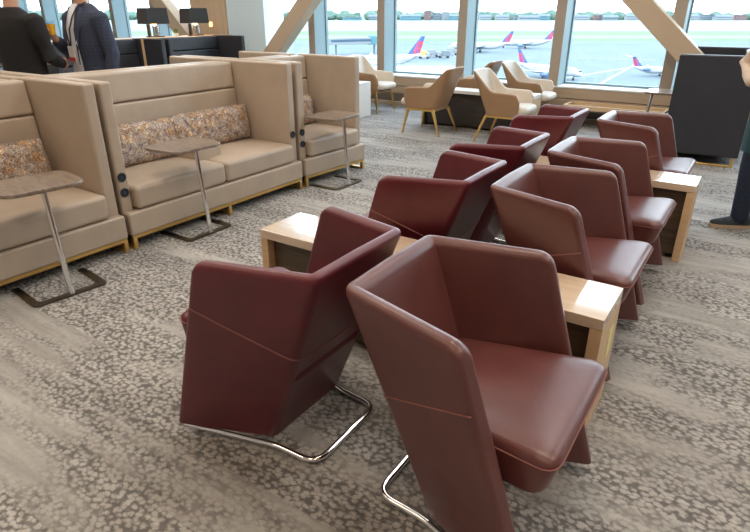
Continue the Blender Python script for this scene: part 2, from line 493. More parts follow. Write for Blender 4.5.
def burgundy_chair():
    root = empty('burgundy_armchair')
    bot = u_path(.645, .275, .35, .20, .045); top = u_path(.405, -.01, .36, .255, .05)
    # densify front ends so that the rounded arm fronts read
    def dens(p):
        a = [p[0], p[0].lerp(p[1], .08), p[0].lerp(p[1], .2), p[0].lerp(p[1], .4), p[0].lerp(p[1], .7)]
        b = [p[-1].lerp(p[-2], .7), p[-1].lerp(p[-2], .4), p[-1].lerp(p[-2], .2), p[-1].lerp(p[-2], .08), p[-1]]
        return a+p[1:-1]+b
    bot, top = dens(bot), dens(top)
    zt = lambda f: .803-.012*abs(f-.5)/.5
    loops, pos, normal, cum, tot = shell_surface(bot, top, .05, zt, .055, .045)
    bm = bmesh.new(); loft(bm, loops)
    sh = obj('shell', bm, M['burgundy'], root, angle=50)
    # raised seam round the outside
    bm = bmesh.new()
    pts = []
    for i in range(2, len(bot)-2):
        f = cum[i]/tot
        e = min(f, 1-f)
        z = .615-.18*min(1, e/.36)
        pts.append(pos(i, z)+normal(i)*.0005)
    tube(bm, pts, .0032, 6)
    obj('seam', bm, M['thread'], sh)
    # inner corner seams
    # seat: rounded trapezoid pad, front edge past the arms
    bm = bmesh.new()
    prof = [(.0, .0), (.035, 0), (.07, 0.)]
    def plan(ins, z):
        p = fillet([Vector((.660-ins, -.280+ins, 0)), Vector((.660-ins, .280-ins, 0)), Vector((.16+ins*.3, .20-ins*.5, 0)), Vector((.16+ins*.3, -.20+ins*.5, 0))],
                   [.05, .05, .04, .04], 5, True)
        return [Vector((q.x-(.1-min(.1, (z-.33)))*.25*(q.x/.635), q.y, z+.046*(q.x/.635)-.0)) for q in p]
    rings = [plan(.03, .318), plan(.012, .322), plan(.003, .332), plan(0, .345), plan(0, .417), plan(.004, .434), plan(.014, .446), plan(.03, .453), plan(.06, .458), plan(.11, .461), plan(.16, .462)]
    loft(bm, rings)
    st = obj('seat', bm, M['burgundy'], root, angle=60)
    bm = bmesh.new(); q = plan(-.001, .424); tube(bm, q, .0022, 5, True); obj('seat_seam', bm, M['thread'], st)
    # sled base
    bm = bmesh.new()
    P = fillet([Vector((.63, -.325, .036)), Vector((.27, -.205, .016)), Vector((.085, -.195, .0135)), Vector((.085, .195, .0135)), Vector((.27, .205, .016)), Vector((.63, .325, .036))],
               [0, .3, .07, .07, .3, 0], 8)
    tube(bm, P, .0125, 12)
    obj('sled_base', bm, M['chrome'], root)
    return root

BG = 'burgundy lounge armchairs in two back to back rows'
ch0 = burgundy_chair()
tag(ch0, 'brownish burgundy armchair in the right foreground, facing right, cut by bottom frame edge', 'armchair', BG)
ch0.location = (-.865, 1.385, 0)
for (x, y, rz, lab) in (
    (-.955, 1.375, PI, 'shaded burgundy armchair in the left foreground, back to the nearest chair, facing the sofas'),
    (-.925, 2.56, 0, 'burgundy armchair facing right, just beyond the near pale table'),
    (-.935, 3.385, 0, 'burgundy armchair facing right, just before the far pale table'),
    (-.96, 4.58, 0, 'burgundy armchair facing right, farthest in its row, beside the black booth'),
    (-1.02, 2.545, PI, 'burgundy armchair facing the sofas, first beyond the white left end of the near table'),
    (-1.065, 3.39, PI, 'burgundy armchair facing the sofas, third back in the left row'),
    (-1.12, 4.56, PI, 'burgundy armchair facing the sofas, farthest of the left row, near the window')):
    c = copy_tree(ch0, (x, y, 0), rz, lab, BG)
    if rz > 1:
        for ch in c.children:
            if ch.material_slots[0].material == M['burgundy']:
                ch.material_slots[0].link = 'OBJECT'; ch.material_slots[0].material = M['burgundy_shaded']  # left row takes the darkened copy, its dimmer light painted in

# ------------------------------------------------------------------ long low tables
def long_table(loc, L, W, Ht, frame, edge, inner, label, group, sticker=False, left_end=None):
    t = thing('side_table', label, 'table', loc, 0, group)
    bxo('tabletop', (0, L, 0, W, Ht-.045, Ht), frame, t, .004)
    for x0 in (0, L-.045):
        bxo('end_panel', (x0, x0+.045, 0, W, 0, Ht-.0455), left_end if (left_end and x0 == 0) else edge, t, .003)
    bxo('inner_panel', (.045, L-.045, .045, W-.045, .03, Ht-.045), inner, t, .002)
    if sticker:
        s = bxo('sticker', (L+.0002, L+.0015, W*.52, W*.74, Ht-.25, Ht-.12), M['sticker'], t, 0)
        s['label'] = 'pale yellow notice stuck on the table end'
    return t
TG = 'long low tables between the lounge chairs'
long_table((-1.935, 1.875, 0), 1.655, .31, .515, M['maple'], M['maple_edge'], M['walnut'], 'pale maple low table with dark inner panel, nearest camera, beside the front armchairs', TG, True)
long_table((-1.87, 3.92, 0), 1.66, .28, .515, M['maple'], M['maple_edge'], M['walnut'], 'pale maple low table between the farther burgundy armchairs, near the standing person', TG)

# ------------------------------------------------------------------ booth sofas
def sofa(name, label, loc, rz, w, seats, depth=.77, mat='tan', left_sock=0, right_sock=0, group=None, armbox=True):
    t = thing(name, label, 'sofa', loc, rz, group)
    m = M[mat]
    # local: +x front, y from 0 to w (left end to right end seen from +x is reversed, fine), x=0 arm front
    bm = bmesh.new()
    prism(bm, [(-depth+.01, .088), (0.002, .088), (0.002, .004), (.06, .004), (.06, w-.004), (.002, w-.004), (.002, w-.088), (-depth+.01, w-.088)], .10, .262)
    bmesh.ops.bevel(bm, geom=[e for e in bm.edges if (e.verts[0].co.x+e.verts[1].co.x)/2 > .02], offset=.016, segments=3, profile=.5, affect='EDGES')
    obj('base', bm, m, t)
    for x0 in (.02, -depth+.03): bxo('rail', (x0, x0+.03, .012, w-.012, .075, .10), M['gold'], t, .002, 1)
    ys = [.012, w-.042] if seats == 1 else [.012, w/2-.015, w-.042]
    for y in ys:
        bm = bmesh.new(); 
        box(bm, .02, .05, y, y+.03, 0, .0748, .002, 1)
        box(bm, -depth+.03, -depth+.06, y, y+.03, 0, .0748, .002, 1)
        box(bm, -depth+.061, .019, y, y+.03, 0, .02, .002, 1)
        obj('leg', bm, M['gold'], t)
    for y0 in (.004, w-.087):
        sp = bxo('side_panel', (-depth, 0, y0, y0+.083, .101, 1.105), m, t, .018, 4)
        socks = left_sock if y0 < w/2 else right_sock
        for k in range(socks):
            bm = bmesh.new()
            lathe(bm, [(.001, 0), (.030, 0), (.032, .006), (.026, .009), (.022, .006), (.001, .005)], 20)
            lathe(bm, [(.001, .005), (.012, .005), (.012, .0075), (.001, .0075)], 12, mi=1)
            bmesh.ops.transform(bm, matrix=Matrix.Translation((0.0005, y0+.0345, .500-.105*k)) @ Matrix.Rotation(PI/2, 4, 'Y'), verts=bm.verts[:])
            so = obj('power_socket', bm, [M['black'], M['blue_ring']], sp)
    yi0, yi1 = .088, w-.088
    # backrest: slightly raked front
    def back_pad(z0, z1, f0, f1):
        bm = bmesh.new()
        vs = box(bm, -depth+.005, -depth+.13, yi0, yi1, z0, z1, .022, 4)
        for v in bm.verts:
            if v.co.x > -depth+.08:
                g = (v.co.z-z0)/(z1-z0); v.co.x += (f0*(1-g)+f1*g)
                # soft vertical seam dip in the middle
                if seats == 2: v.co.x -= 0
        return obj('back_pad', bm, m, t)
    back_pad(.263, .868, .075, .012); back_pad(.872, 1.092, .012, -.008)
    n = seats
    cw = (yi1-yi0)/n
    for k in range(n):
        bm = bmesh.new()
        box(bm, -depth+.175, .05, yi0+k*cw+.003, yi0+(k+1)*cw-.003, .264, .425, .032, 4)
        bmesh.ops.subdivide_edges(bm, edges=[e for e in bm.edges if e.calc_length() > .2], cuts=6, use_grid_fill=True)
        for v in bm.verts:
            if v.co.z > .41:
                fx = (v.co.x+depth-.175)/(depth-.125); fy = (v.co.y-yi0-k*cw)/cw
                v.co.z += .022*max(0, math.sin(PI*min(max(fx, 0), 1)))*max(0, math.sin(PI*min(max(fy, 0), 1)))
        obj('seat_cushion', bm, m, t)
    if seats == 2 and armbox:
        bxo('armrest', (-depth+.18, -.165, w/2-.08, w/2+.16, .40, .515), m, t, .018, 3)
    return t

SG = 'taupe high backed booth sofas in the front row'
XF = -3.42
S1 = sofa('booth_sofa', 'taupe leather booth sofa at the left frame edge with one patterned cushion showing', (XF, .185, 0), 0, 1.865, 2, left_sock=1, group=SG)
S2 = sofa('booth_sofa', 'two seat taupe leather booth sofa with two long patterned cushions, middle of the front row', (XF, 2.07, 0), 0, 1.80, 2, left_sock=2, right_sock=1, group=SG)
S3 = sofa('booth_sofa', 'single seat taupe leather booth sofa at the window end of the front row', (XF, 3.905, 0), -.06, .90, 1, left_sock=2, group=SG)
SB = 'taupe booth sofas backing onto the front row'
XB = -4.965
sofa('booth_sofa', 'taupe booth sofa at the left, its back against the nearest front row sofa', (XB, 2.02, 0), PI, 1.865, 2, group=SB)
sofa('booth_sofa', 'taupe booth sofa facing away, backing onto the two cushion sofa, only its top showing', (XB, 3.88, 0), PI, 1.81, 2, group=SB)
sofa('booth_sofa', 'single taupe booth seat facing away, only its arm top showing behind the end seat', (XB, 4.81, 0), PI, .89, 1, group=SB)
NG = 'charcoal leather booth sofas'
sofa('booth_sofa', 'charcoal leather booth sofa standing right beside the standing person, side panel toward camera', (-.91, 8.70, 0), PI+.06, 1.82, 2, .74, 'navy', group=NG)
sofa('booth_sofa', 'dark navy looking booth sofa in the left background below the right hand lamp', (-8.17, 6.28, 0), 0, 1.70, 2, .76, 'navy', group=NG, armbox=False)
sofa('booth_sofa', 'charcoal booth sofa in the left background, mostly behind the checked blazer', (-8.17, 4.40, 0), 0, 1.83, 2, .76, 'navy', group=NG, armbox=False)
for o in COL.objects:
    if o.get('label', '').startswith('charcoal booth sofa in the left background'):
        st = bxo('trim_strip', (-.50, -.44, 1.735, 1.742, .30, 1.10), M['maple_edge'], o, .001, 1); st['label'] = 'pale wooden edge strip'
# patterned cushions
def cushion(loc, L, Ht, label, tilt=.17, T=.11, rz=0.):
    bm = bmesh.new()
    n, mrows = 24, 10
    top, botv = [], []
    for s in (1, -1):
        g = []
        for i in range(n+1):
            row = []
            for j in range(mrows+1):
                u, v = i/n*2-1, j/mrows*2-1
                th = T/2*((1-abs(u)**5)*(1-abs(v)**3.2))**.5*(1+.05*math.sin(7*u+3*v))
                row.append(Vector((s*th, u*L/2*(1-.03*(1-abs(v))*0-.02*v*v), v*Ht/2*(1-.05*u*u))))
            g.append(row)
        vv = [[bm.verts.new(p) for p in r] for r in g]
        for i in range(n):
            for j in range(mrows):
                bm.faces.new((vv[i][j], vv[i+1][j], vv[i+1][j+1], vv[i][j+1]))
    bmesh.ops.remove_doubles(bm, verts=bm.verts[:], dist=1e-4)
    o = obj('patterned_cushion', bm, M['pattern'], None, wn=False, angle=80)
    o.location = loc; o.rotation_euler = (0, -tilt, rz)
    return tag(o, label, 'cushion', 'long patterned cushions on the booth sofas')
cx = XF-.51
cushion((cx+.02, 1.49, .59), .84, .31, 'brown and gold patterned cushion on the sofa at the left frame edge')
cushion((cx+.05, 2.53, .59), .80, .31, 'pale patterned bolster cushion on the left half of the two seat sofa', .22)
cushion((cx+.02, 3.345, .59), .86, .31, 'gold and mauve patterned cushion on the right half of the two seat sofa')
cushion((cx+.02, 4.375, .585), .66, .30, 'patterned cushion on the single taupe seat by the window end')

# ------------------------------------------------------------------ C shaped tables
def c_table():
    t = empty('laptop_table')
    bm = bmesh.new()
    P = fillet([Vector((-.31, -.19, .007)), Vector((0, -.19, .007)), Vector((0, .19, .007)), Vector((-.31, .19, .007))], .02, 4)
    rings = []
    for i, p in enumerate(P):
        d = (P[min(i+1, len(P)-1)]-P[max(i-1, 0)]).normalized(); s = Vector((-d.y, d.x, 0))
        rings.append([p+s*.02+Vector((0, 0, .006)), p-s*.02+Vector((0, 0, .006)), p-s*.02-Vector((0, 0, .006)), p+s*.02-Vector((0, 0, .006))])
    loft(bm, rings); obj('base', bm, M['steel2'], t)
    bm = bmesh.new(); tube(bm, [(-.0, 0, .012), (-.05, 0, .623)], .0165, 16); obj('pole', bm, M['chrome'], t)
    bm = bmesh.new()
    out = fillet([Vector((.02, -.215, 0)), Vector((.02, .215, 0)), Vector((-.35, .235, 0)), Vector((-.35, -.235, 0))], .10, 8, True)
    sc = lambda k, z: [Vector(((p.x+.17)*k-.17, p.y*k, z)) for p in out]
    loft(bm, [sc(.975, .622), sc(1, .627), sc(1, .638), sc(.99, .642)])
    obj('tabletop', bm, M['greywood'], t)
    bm = bmesh.new(); box(bm, -.12, -.01, -.05, .05, .614, .6215, .002, 1); obj('bracket', bm, M['steel'], t)
    return t
M['steel2'] = simple('satin_steel', (.16, .14, .12), .3, 1.)
CG = 'small laptop tables slid under the sofas'
ct = c_table(); tag(ct, 'grey wood laptop table on a chrome pole, at the left frame edge', 'side table', CG); ct.location = (-3.08, 1.455, 0); ct.rotation_euler = (0, 0, -.12)
copy_tree(ct, (-3.18, 2.585, 0), 0., 'grey wood laptop table on a chrome pole before the two seat sofa', CG)
copy_tree(ct, (-3.07, 4.18, 0), .0, 'grey wood laptop table before the single taupe seat', CG)
copy_tree(ct, (-1.16, 7.72, 0), PI, 'dark laptop table by the window, seen beside the black booth', CG)

# ------------------------------------------------------------------ tan lounge chairs
def tan_chair():
    t = empty('lounge_chair')
    bot = u_path(.24, -.20, .235, .20, .10, 12, 8, 8); top = u_path(.27, -.39, .335, .25, .13, 12, 8, 8)
    n = len(bot)
    def ztop(f):
        e = abs(f-.5)*2
        if e < .26: return .86-.015*(e/.26)**2
        if e < .52:
            g = (e-.26)/.26; g = g*g*(3-2*g); return .845-(.845-.615)*g
        return .615-.01*(e-.52)/.48
    loops, pos, normal, cum, tot = shell_surface(bot, top, .33, ztop, .045, .10)
    bm = bmesh.new(); vr = loft(bm, loops, mi=0)
    nl = len(loops[0])
    bm.faces.ensure_lookup_table()
    for f in bm.faces:
        pass
    # inner faces get the cream leather
    idx = {}
    for ring in vr:
        for j, v in enumerate(ring): idx[v] = j
    for f in bm.faces:
        js = [idx[v] for v in f.verts]
        if len(js) == 4 and min(js) >= 11: f.material_index = 1
    obj('shell', bm, [M['tan_dark'], M['cream']], t, angle=60)
    bm = bmesh.new()
    prism(bm, [(p.x, p.y) for p in fillet([Vector((.25, -.22, 0)), Vector((.25, .22, 0)), Vector((-.21, .19, 0)), Vector((-.21, -.19, 0))], .07, 5, True)], .32, .345)
    obj('seat_pan', bm, M['tan_dark'], t)
    bm = bmesh.new()
    def plan(i, z):
        return [Vector((p.x, p.y, z+.02*(p.x+.2))) for p in fillet([Vector((.335-i, -.245+i, 0)), Vector((.335-i, .245-i, 0)), Vector((-.17+i, .195-i*.6, 0)), Vector((-.17+i, -.195+i*.6, 0))], .09, 6, True)]
    loft(bm, [plan(.05, .346), plan(.015, .355), plan(0, .375), plan(0, .405), plan(.012, .43), plan(.035, .445), plan(.08, .455), plan(.13, .458)])
    obj('seat', bm, M['cream'], t, angle=70)
    bm = bmesh.new()
    for s in (-1, 1):
        bar(bm, (.20, s*.225, .318), (-.17, s*.215, .318), .028, .022)
    bar(bm, (.20, -.225, .318), (.20, .225, .318), .028, .022); bar(bm, (-.17, -.215, .318), (-.17, .215, .318), .028, .022)
    obj('leg_frame', bm, M['gold'], t)
    for sx, sy in ((1, -1), (1, 1), (-1, -1), (-1, 1)):
        a = Vector((.20 if sx > 0 else -.17, sy*(.225 if sx > 0 else .215), .325)); b = a+Vector((.055*sx if sx > 0 else -.13, sy*.045, -.325))
        d = (b-a); rings = []
        for f, w in ((0, .017), (1, .010)):
            c = a+d*f; rings.append([c+Vector((w, w, 0)), c+Vector((-w, w, 0)), c+Vector((-w, -w, 0)), c+Vector((w, -w, 0))])
        bm = bmesh.new(); loft(bm, rings); obj('leg', bm, M['gold'], t)
    return t
LG = 'caramel and cream lounge chairs by the windows'
tc = tan_chair(); tag(tc, 'caramel lounge chair with gold legs facing left, nearest the sofas before the dark table', 'chair', LG)
tc.location = (-3.72, 6.93, 0); tc.rotation_euler = (0, 0, PI)
for (x, y, rz, lab) in (
    (-2.64, 6.95, 0, 'caramel lounge chair with pale seat facing right, in front of the dark table'),
    (-3.70, 8.22, PI, 'lounge chair behind the dark table, only its back top peeking out'),
    (-2.79, 8.24, 0, 'cream and caramel lounge chair facing right, beyond the dark table by the glass'),
    (-5.38, 8.05, 0, 'cream seated lounge chair by the window, beside a white table end'),
    (-5.50, 6.83, 0, 'lounge chair almost hidden behind the single taupe booth seat')):
    copy_tree(tc, (x, y, 0), rz, lab, LG)
WT = simple('white_laminate', (.80, .79, .77), .35)
long_table((-4.06, 7.36, 0), 1.62, .32, .515, WT, M['maple'], M['dusk'], 'low table with dark sides and white top between the caramel chairs', TG, False, M['dusk'])
long_table((-6.74, 7.27, 0), 1.62, .32, .515, WT, WT, M['dusk'], 'low table with white end panel past the single taupe booth seat', TG)

# low timber tray bench under the right-hand window
t = thing('low_bench', 'low timber frame bench beneath the window, left of the black booth', 'bench', (-2.32, 8.30, 0))
bm = bmesh.new()
box(bm, 0, 1.32, 0, .035, .25, .31, .003, 1); box(bm, 0, .035, .035, .43, .25, .31, .003, 1); box(bm, 1.285, 1.32, .035, .43, .25, .31, .003, 1); box(bm, .035, 1.285, .395, .43, .25, .31, .003, 1)
obj('rim', bm, M['maple_edge'], t)
bxo('shelf', (.03, 1.29, .03, .40, .225, .245), M['vent'], t, .002)
for x in (.06, 1.20):
    bxo('leg', (x, x+.06, .06, .37, 0, .224), M['walnut'], t, .003)

# console behind the dark booths, lamps and plant on it
t = thing('console', 'long wooden ledge behind the dark booths carrying two lamps', 'console', (-8.945, 4.4, 0))
bxo('top', (-.42, -.01, 0, 4.0, 1.065, 1.095), M['maple_edge'], t, .004)
bxo('body', (-.40, -.03, .02, 3.98, 0, 1.064), M['dusk'], t, .004)
def lamp(loc, rz, label):
    t = thing('table_lamp', label, 'lamp', loc, rz, 'table lamps on the wooden ledge')
    bm = bmesh.new()
    a, b = (.21, .13), (.225, .14)
    outer = [[Vector((sx*w[1], sy*w[0], z)) for sx, sy in ((1, 1), (-1, 1), (-1, -1), (1, -1))] for w, z in ((b, .215), (a, .47))]
    loft(bm, outer, cap=False)
    o = obj('lamp_shade', bm, M['shade'], t, smooth=False); o.modifiers.new('S', 'SOLIDIFY').thickness = .008
    bxo('foot', (-.06, .06, -.15, .15, 0, .018), M['walnut'], t, .003)
    bxo('wood_post', (-.03, .03, -.135, -.10, .018, .21), M['walnut'], t, .003)
    bm = bmesh.new(); lathe(bm, [(.035, .018), (.04, .03), (.04, .19), (.02, .2), (.015, .26)], 16); bmesh.ops.translate(bm, verts=bm.verts[:], vec=(0, .05, 0)); obj('glass_body', bm, M['chrome'], t)
    bm = bmesh.new(); bmesh.ops.create_uvsphere(bm, u_segments=16, v_segments=10, radius=.055); bmesh.ops.translate(bm, verts=bm.verts[:], vec=(0, 0, .235)); obj('bulb', bm, M['bulb'], t)
    l = bpy.data.lights.new('lamp_light', 'POINT'); l.energy = 14; l.color = (1, .62, .3); l.shadow_soft_size = .06
    lo = bpy.data.objects.new('lamp_light', l); COL.objects.link(lo); lo.parent = t; lo.location = (0, 0, .33)
    return t
lamp((-9.14, 6.78, 1.0955), 0, 'lamp with dark rectangular shade on the ledge, nearer the men')
lamp((-9.14, 7.68, 1.0955), 0, 'lamp with dark rectangular shade on the ledge, against the tan pier')
t = thing('potted_plant', 'tiny green plant in a pot between the two table lamps', 'plant', (-9.2, 7.28, 1.0955))
bm = bmesh.new(); lathe(bm, [(.03, 0), (.04, .05), (.034, .05), (.03, .045)], 14); obj('pot', bm, M['pot'], t)
bm = bmesh.new()
for k in range(26):
    a = random.uniform(0, 2*PI); l = random.uniform(.05, .1); r = random.uniform(.01, .05)
    p = Vector((0, 0, .045)); q = Vector((r*math.cos(a), r*math.sin(a), .045+l)); s = Vector((-math.sin(a), math.cos(a), 0))*.012
    m_ = p.lerp(q, .6)
    vs = [bm.verts.new(x) for x in (p, m_+s, q, m_-s)]; bm.faces.new(vs)
obj('foliage', bm, M['leaf'], t)

# ------------------------------------------------------------------ people
def limb(bm, pts, rs, n=12, flat=1.):
    pts = [Vector(p) for p in pts]
    rings = []
    for i, p in enumerate(pts):
        d = pts[min(i+1, len(pts)-1)]-pts[max(i-1, 0)]
        rings.append(frame_ring(p, d, rs[i], n, rs[i]*flat))
    # rounded ends
    d0 = (pts[0]-pts[1]).normalized(); d1 = (pts[-1]-pts[-2]).normalized()
    rings.insert(0, [pts[0]+d0*rs[0]*.6+(v-pts[0])*.55 for v in rings[0]])
    rings.append([pts[-1]+d1*rs[-1]*.6+(v-pts[-1])*.55 for v in rings[-1]])
    loft(bm, rings)

def torso(bm, secs, n=24):
    """secs: (z, cx, cy, half-depth x, half-width y)"""
    rings = []
    for z, cx, cy, a, b in secs:
        rings.append([Vector((cx+a*math.copysign(abs(math.cos(2*PI*i/n))**.85, math.cos(2*PI*i/n)), cy+b*math.copysign(abs(math.sin(2*PI*i/n))**.85, math.sin(2*PI*i/n)), z)) for i in range(n)])
    loft(bm, rings)

def remesh(o, vox=.012, it=4):
    m = o.modifiers.new('R', 'REMESH'); m.mode = 'VOXEL'; m.voxel_size = vox; m.use_smooth_shade = True
    s = o.modifiers.new('S', 'SMOOTH'); s.factor = .5; s.iterations = it
    return o

def hand(bm, wrist, d, palm_n, curl=.5, size=1., thumb_side=1):
    """five fingers out of a palm; d: pointing direction, palm_n: direction the palm faces"""
    d = Vector(d).normalized(); pn = Vector(palm_n); pn = (pn-d*pn.dot(d)).normalized(); s = d.cross(pn)*thumb_side
    w = Vector(wrist); k = size
    for off in (-.028, -.009, .009, .028):
        limb(bm, [w+d*.005*k+s*off*.7*k, w+d*.085*k+s*off*k], [.015*k, .0135*k], 8, .9)
    for off, ln in ((.03, .068), (.010, .078), (-.010, .072), (-.029, .056)):
        p = w+d*.085*k+s*off*k; pts = [p]; dd = d.copy(); a = 0
        for f in (.45, .3, .25):
            a += curl*.75
            dd = d*math.cos(a)+pn*math.sin(a)
            p = p+dd*ln*f*k; pts.append(p)
        limb(bm, pts, [.0095*k, .009*k, .0082*k, .0072*k], 8)
    p = w+d*.03*k+s*.032*k
    t1 = p+(d*.6+s*.65+pn*.3).normalized()*.04*k; t2 = t1+(d*.75+s*.15+pn*(.3+curl*.5)).normalized()*.034*k
    limb(bm, [p-s*.012*k, t1, t2], [.0135*k, .0105*k, .009*k], 8)

def head(bm, c, k=1.):
    """head pointing +x, centre c (mid height)"""
    c = Vector(c)
    n = 22
    secs = [(-.118, .028, .030, .034), (-.105, .022, .058, .052), (-.075, .014, .082, .066), (-.035, .004, .092, .073), (.005, -.002, .097, .077), (.05, -.006, .098, .078), (.085, -.010, .085, .068), (.108, -.012, .058, .046), (.118, -.012, .022, .018)]
    rings = []
    for z, cx, a, b in secs:
        rings.append([c+Vector((cx+a*math.cos(2*PI*i/n), b*math.sin(2*PI*i/n), z))*k for i in range(n)])
    loft(bm, rings)
    limb(bm, [c+Vector((.086, 0, .008)), c+Vector((.112, 0, -.028)), c+Vector((.100, 0, -.04))], [.010, .015, .012], 8)   # nose
    for s in (-1, 1):
        limb(bm, [c+Vector((-.008, s*.078, .018)), c+Vector((-.012, s*.086, -.01)), c+Vector((-.004, s*.078, -.038))], [.014, .012, .009], 8, 1.3)   # ears
        limb(bm, [c+Vector((.082, s*.018, .03)), c+Vector((.078, s*.05, .03))], [.009, .008], 6)   # brow
    limb(bm, [c+Vector((.086, -.018, -.065)), c+Vector((.092, 0, -.065)), c+Vector((.086, .018, -.065))], [.008, .010, .008], 6)

def person(label, loc, rz, height, arms, top_mat, leg_mat, shoe, hair_mat, style='suit', extras=None, group=None, stance=.1, toes=0.):
    """local: faces +x. arms: two lists [shoulder, elbow, wrist], hand dir, palm normal, curl"""
    t = thing('person', label, 'person', loc, rz, group)
    k = height/1.80
    S = lambda *p: Vector(p)*k
    # body: head, neck, torso, arms, hands, legs as one skin
    bm = bmesh.new()
    head(bm, S(.035, 0, 1.68), k)
    limb(bm, [S(-.01, 0, 1.44), S(.005, 0, 1.52), S(.02, 0, 1.60)], [.062*k, .056*k, .056*k], 14)
    torso(bm, [(z*k, cx*k, 0, a*k, b*k) for z, cx, a, b in ((.86, 0, .10, .155), (1.0, 0, .095, .15), (1.15, .005, .10, .155), (1.30, .005, .105, .175), (1.40, -.005, .085, .165), (1.46, -.01, .05, .09))])
    for sgn in (-1, 1):
        limb(bm, [S(0, sgn*.09, .88), S(.015, sgn*stance, .5), S(-.01, sgn*stance, .09)], [.085*k, .055*k, .04*k])
    for (sh, el, wr, hd, pn, cu) in arms:
        limb(bm, [sh, (sh+el)/2, el, (el*.6+wr*.4), wr], [.05*k, .045*k, .038*k, .036*k, .026*k])
        hand(bm, wr+Vector(hd).normalized()*.01, hd, pn, cu, k*1.0, 1 if sh.y > 0 else -1)
    b = remesh(obj('body', bm, M['skin'], t, wn=False), .0075, 3)
    for sgn in (-1, 1):
        bm = bmesh.new(); bmesh.ops.create_uvsphere(bm, u_segments=10, v_segments=8, radius=.011*k)
        bmesh.ops.translate(bm, verts=bm.verts[:], vec=S(.035+.083, sgn*.032, 1.69)); obj('eye', bm, M['eye'], b)
    bm = bmesh.new(); limb(bm, [S(.128, -.02, 1.612), S(.134, 0, 1.613), S(.128, .02, 1.612)], [.004*k, .0055*k, .004*k], 6); obj('mouth', bm, M['lip'], b)
    bm = bmesh.new()   # hair cap
    n = 22; rings = []
    for z, cx, a, bb in ((-.06, -.045, .062, .070), (-.01, -.030, .084, .082), (.04, -.020, .100, .086), (.085, -.014, .094, .078), (.115, -.014, .066, .054), (.13, -.014, .025, .02)):
        rings.append([S(.035+cx+a*math.cos(2*PI*i/n), bb*math.sin(2*PI*i/n), 1.68+z) for i in range(n)])
    loft(bm, rings); obj('hair', bm, hair_mat, b, angle=80, wn=False)
    # trousers
    bm = bmesh.new()
    torso(bm, [(z*k, 0, 0, a*k, bb*k) for z, a, bb in ((.80, .125, .175), (.90, .13, .178), (1.02, .118, .165))])
    for sgn in (-1, 1):
        limb(bm, [S(0, sgn*.092, .86), S(.012, sgn*(stance+.092)/2, .68), S(.02, sgn*stance, .5), S(-.0, sgn*stance, .28), S(-.012, sgn*stance, .07)], [.104*k, .092*k, .076*k, .070*k, .066*k], 16)
    remesh(obj('trousers', bm, leg_mat, t, wn=False), .012, 4)
    # top garment
    bm = bmesh.new()
    if style == 'suit':
        secs = ((.76, 0, .135, .205), (.90, 0, .135, .20), (1.05, .0, .128, .185), (1.2, .005, .138, .20), (1.34, .0, .132, .215), (1.42, -.01, .105, .205), (1.475, -.015, .075, .13), (1.505, -.015, .066, .075))
    else:
        secs = ((.98, 0, .13, .19), (1.15, .0, .13, .185), (1.3, .005, .13, .195), (1.41, -.01, .10, .185), (1.47, -.015, .07, .10), (1.49, -.015, .062, .07))
    torso(bm, [(z*k, cx*k, 0, a*k, bb*k) for z, cx, a, bb in secs])
    for (sh, el, wr, hd, pn, cu) in arms:
        w2 = el.lerp(wr, .88)
        limb(bm, [sh, sh.lerp(el, .5), el, el.lerp(wr, .5), w2], [.078*k, .068*k, .060*k, .053*k, .047*k], 14)
    remesh(obj('jacket' if style == 'suit' else 'shirt', bm, top_mat, t, wn=False), .012, 5)
    # shoes
    for sgn in (-1, 1):
        bm = bmesh.new(); rings = []
        for x, w, h in ((-.085, .024, .05), (-.075, .034, .085), (-.03, .040, .095), (.03, .042, .085), (.09, .046, .06), (.15, .045, .045), (.19, .034, .035), (.205, .015, .025)):
            rings.append([S(x, w*math.cos(2*PI*i/14), .022+h*max(0, math.sin(2*PI*i/14))) for i in range(14)])
        loft(bm, rings)
        R = Matrix.Translation(S(-.01, sgn*stance, 0)) @ Matrix.Rotation(sgn*(.15+toes), 4, 'Z')
        bmesh.ops.transform(bm, matrix=R, verts=bm.verts[:])
        so = obj('shoe', bm, shoe[0], t, wn=False, angle=60)
        bm = bmesh.new()
        pl = [(-.09, .015), (-.085, .034), (-.03, .042), (.04, .045), (.1, .05), (.155, .048), (.195, .036), (.213, .012)]
        out = [(x*k, y*k) for x, y in pl]+[(x*k, -y*k) for x, y in pl[::-1]]
        prism(bm, out, 0.001, .028*k); bmesh.ops.transform(bm, matrix=R, verts=bm.verts[:]); obj('sole', bm, shoe[1], so)
    if extras: extras(t, k)
    return t

def suit_extras(t, k, shirt=True):
    S = lambda *p: Vector(p)*k
    # shirt front showing in the open jacket
    bm = bmesh.new(); rings = []
    for z, x, w in ((.95, .140, .085), (1.05, .142, .08), (1.2, .150, .072), (1.32, .143, .066), (1.42, .113, .058), (1.50, .066, .05)):
        rings.append([S(x, -w, z), S(x+.012, 0, z), S(x, w, z), S(x-.04, 0, z)])
    loft(bm, rings); obj('shirt_front', bm, M['shirt'], t, angle=60)
    for s in (-1, 1):       # lapels
        bm = bmesh.new()
        a = [S(.075, s*.055, 1.49), S(.122, s*.062, 1.40), S(.152, s*.06, 1.30), S(.153, s*.052, 1.12), S(.150, s*.05, 1.02)]
        c = [S(.055, s*.09, 1.47), S(.098, s*.13, 1.38), S(.140, s*.115, 1.28), S(.150, s*.065, 1.12), S(.148, s*.055, 1.02)]
        for p, q, p2, q2 in zip(a, c, a[1:], c[1:]):
            bm.faces.new([bm.verts.new(v) for v in (p, q, q2, p2)])
        bmesh.ops.remove_doubles(bm, verts=bm.verts[:], dist=1e-5)
        o = obj('lapel', bm, M['bluesuit'], t, wn=False); o.modifiers.new('S', 'SOLIDIFY').thickness = .008
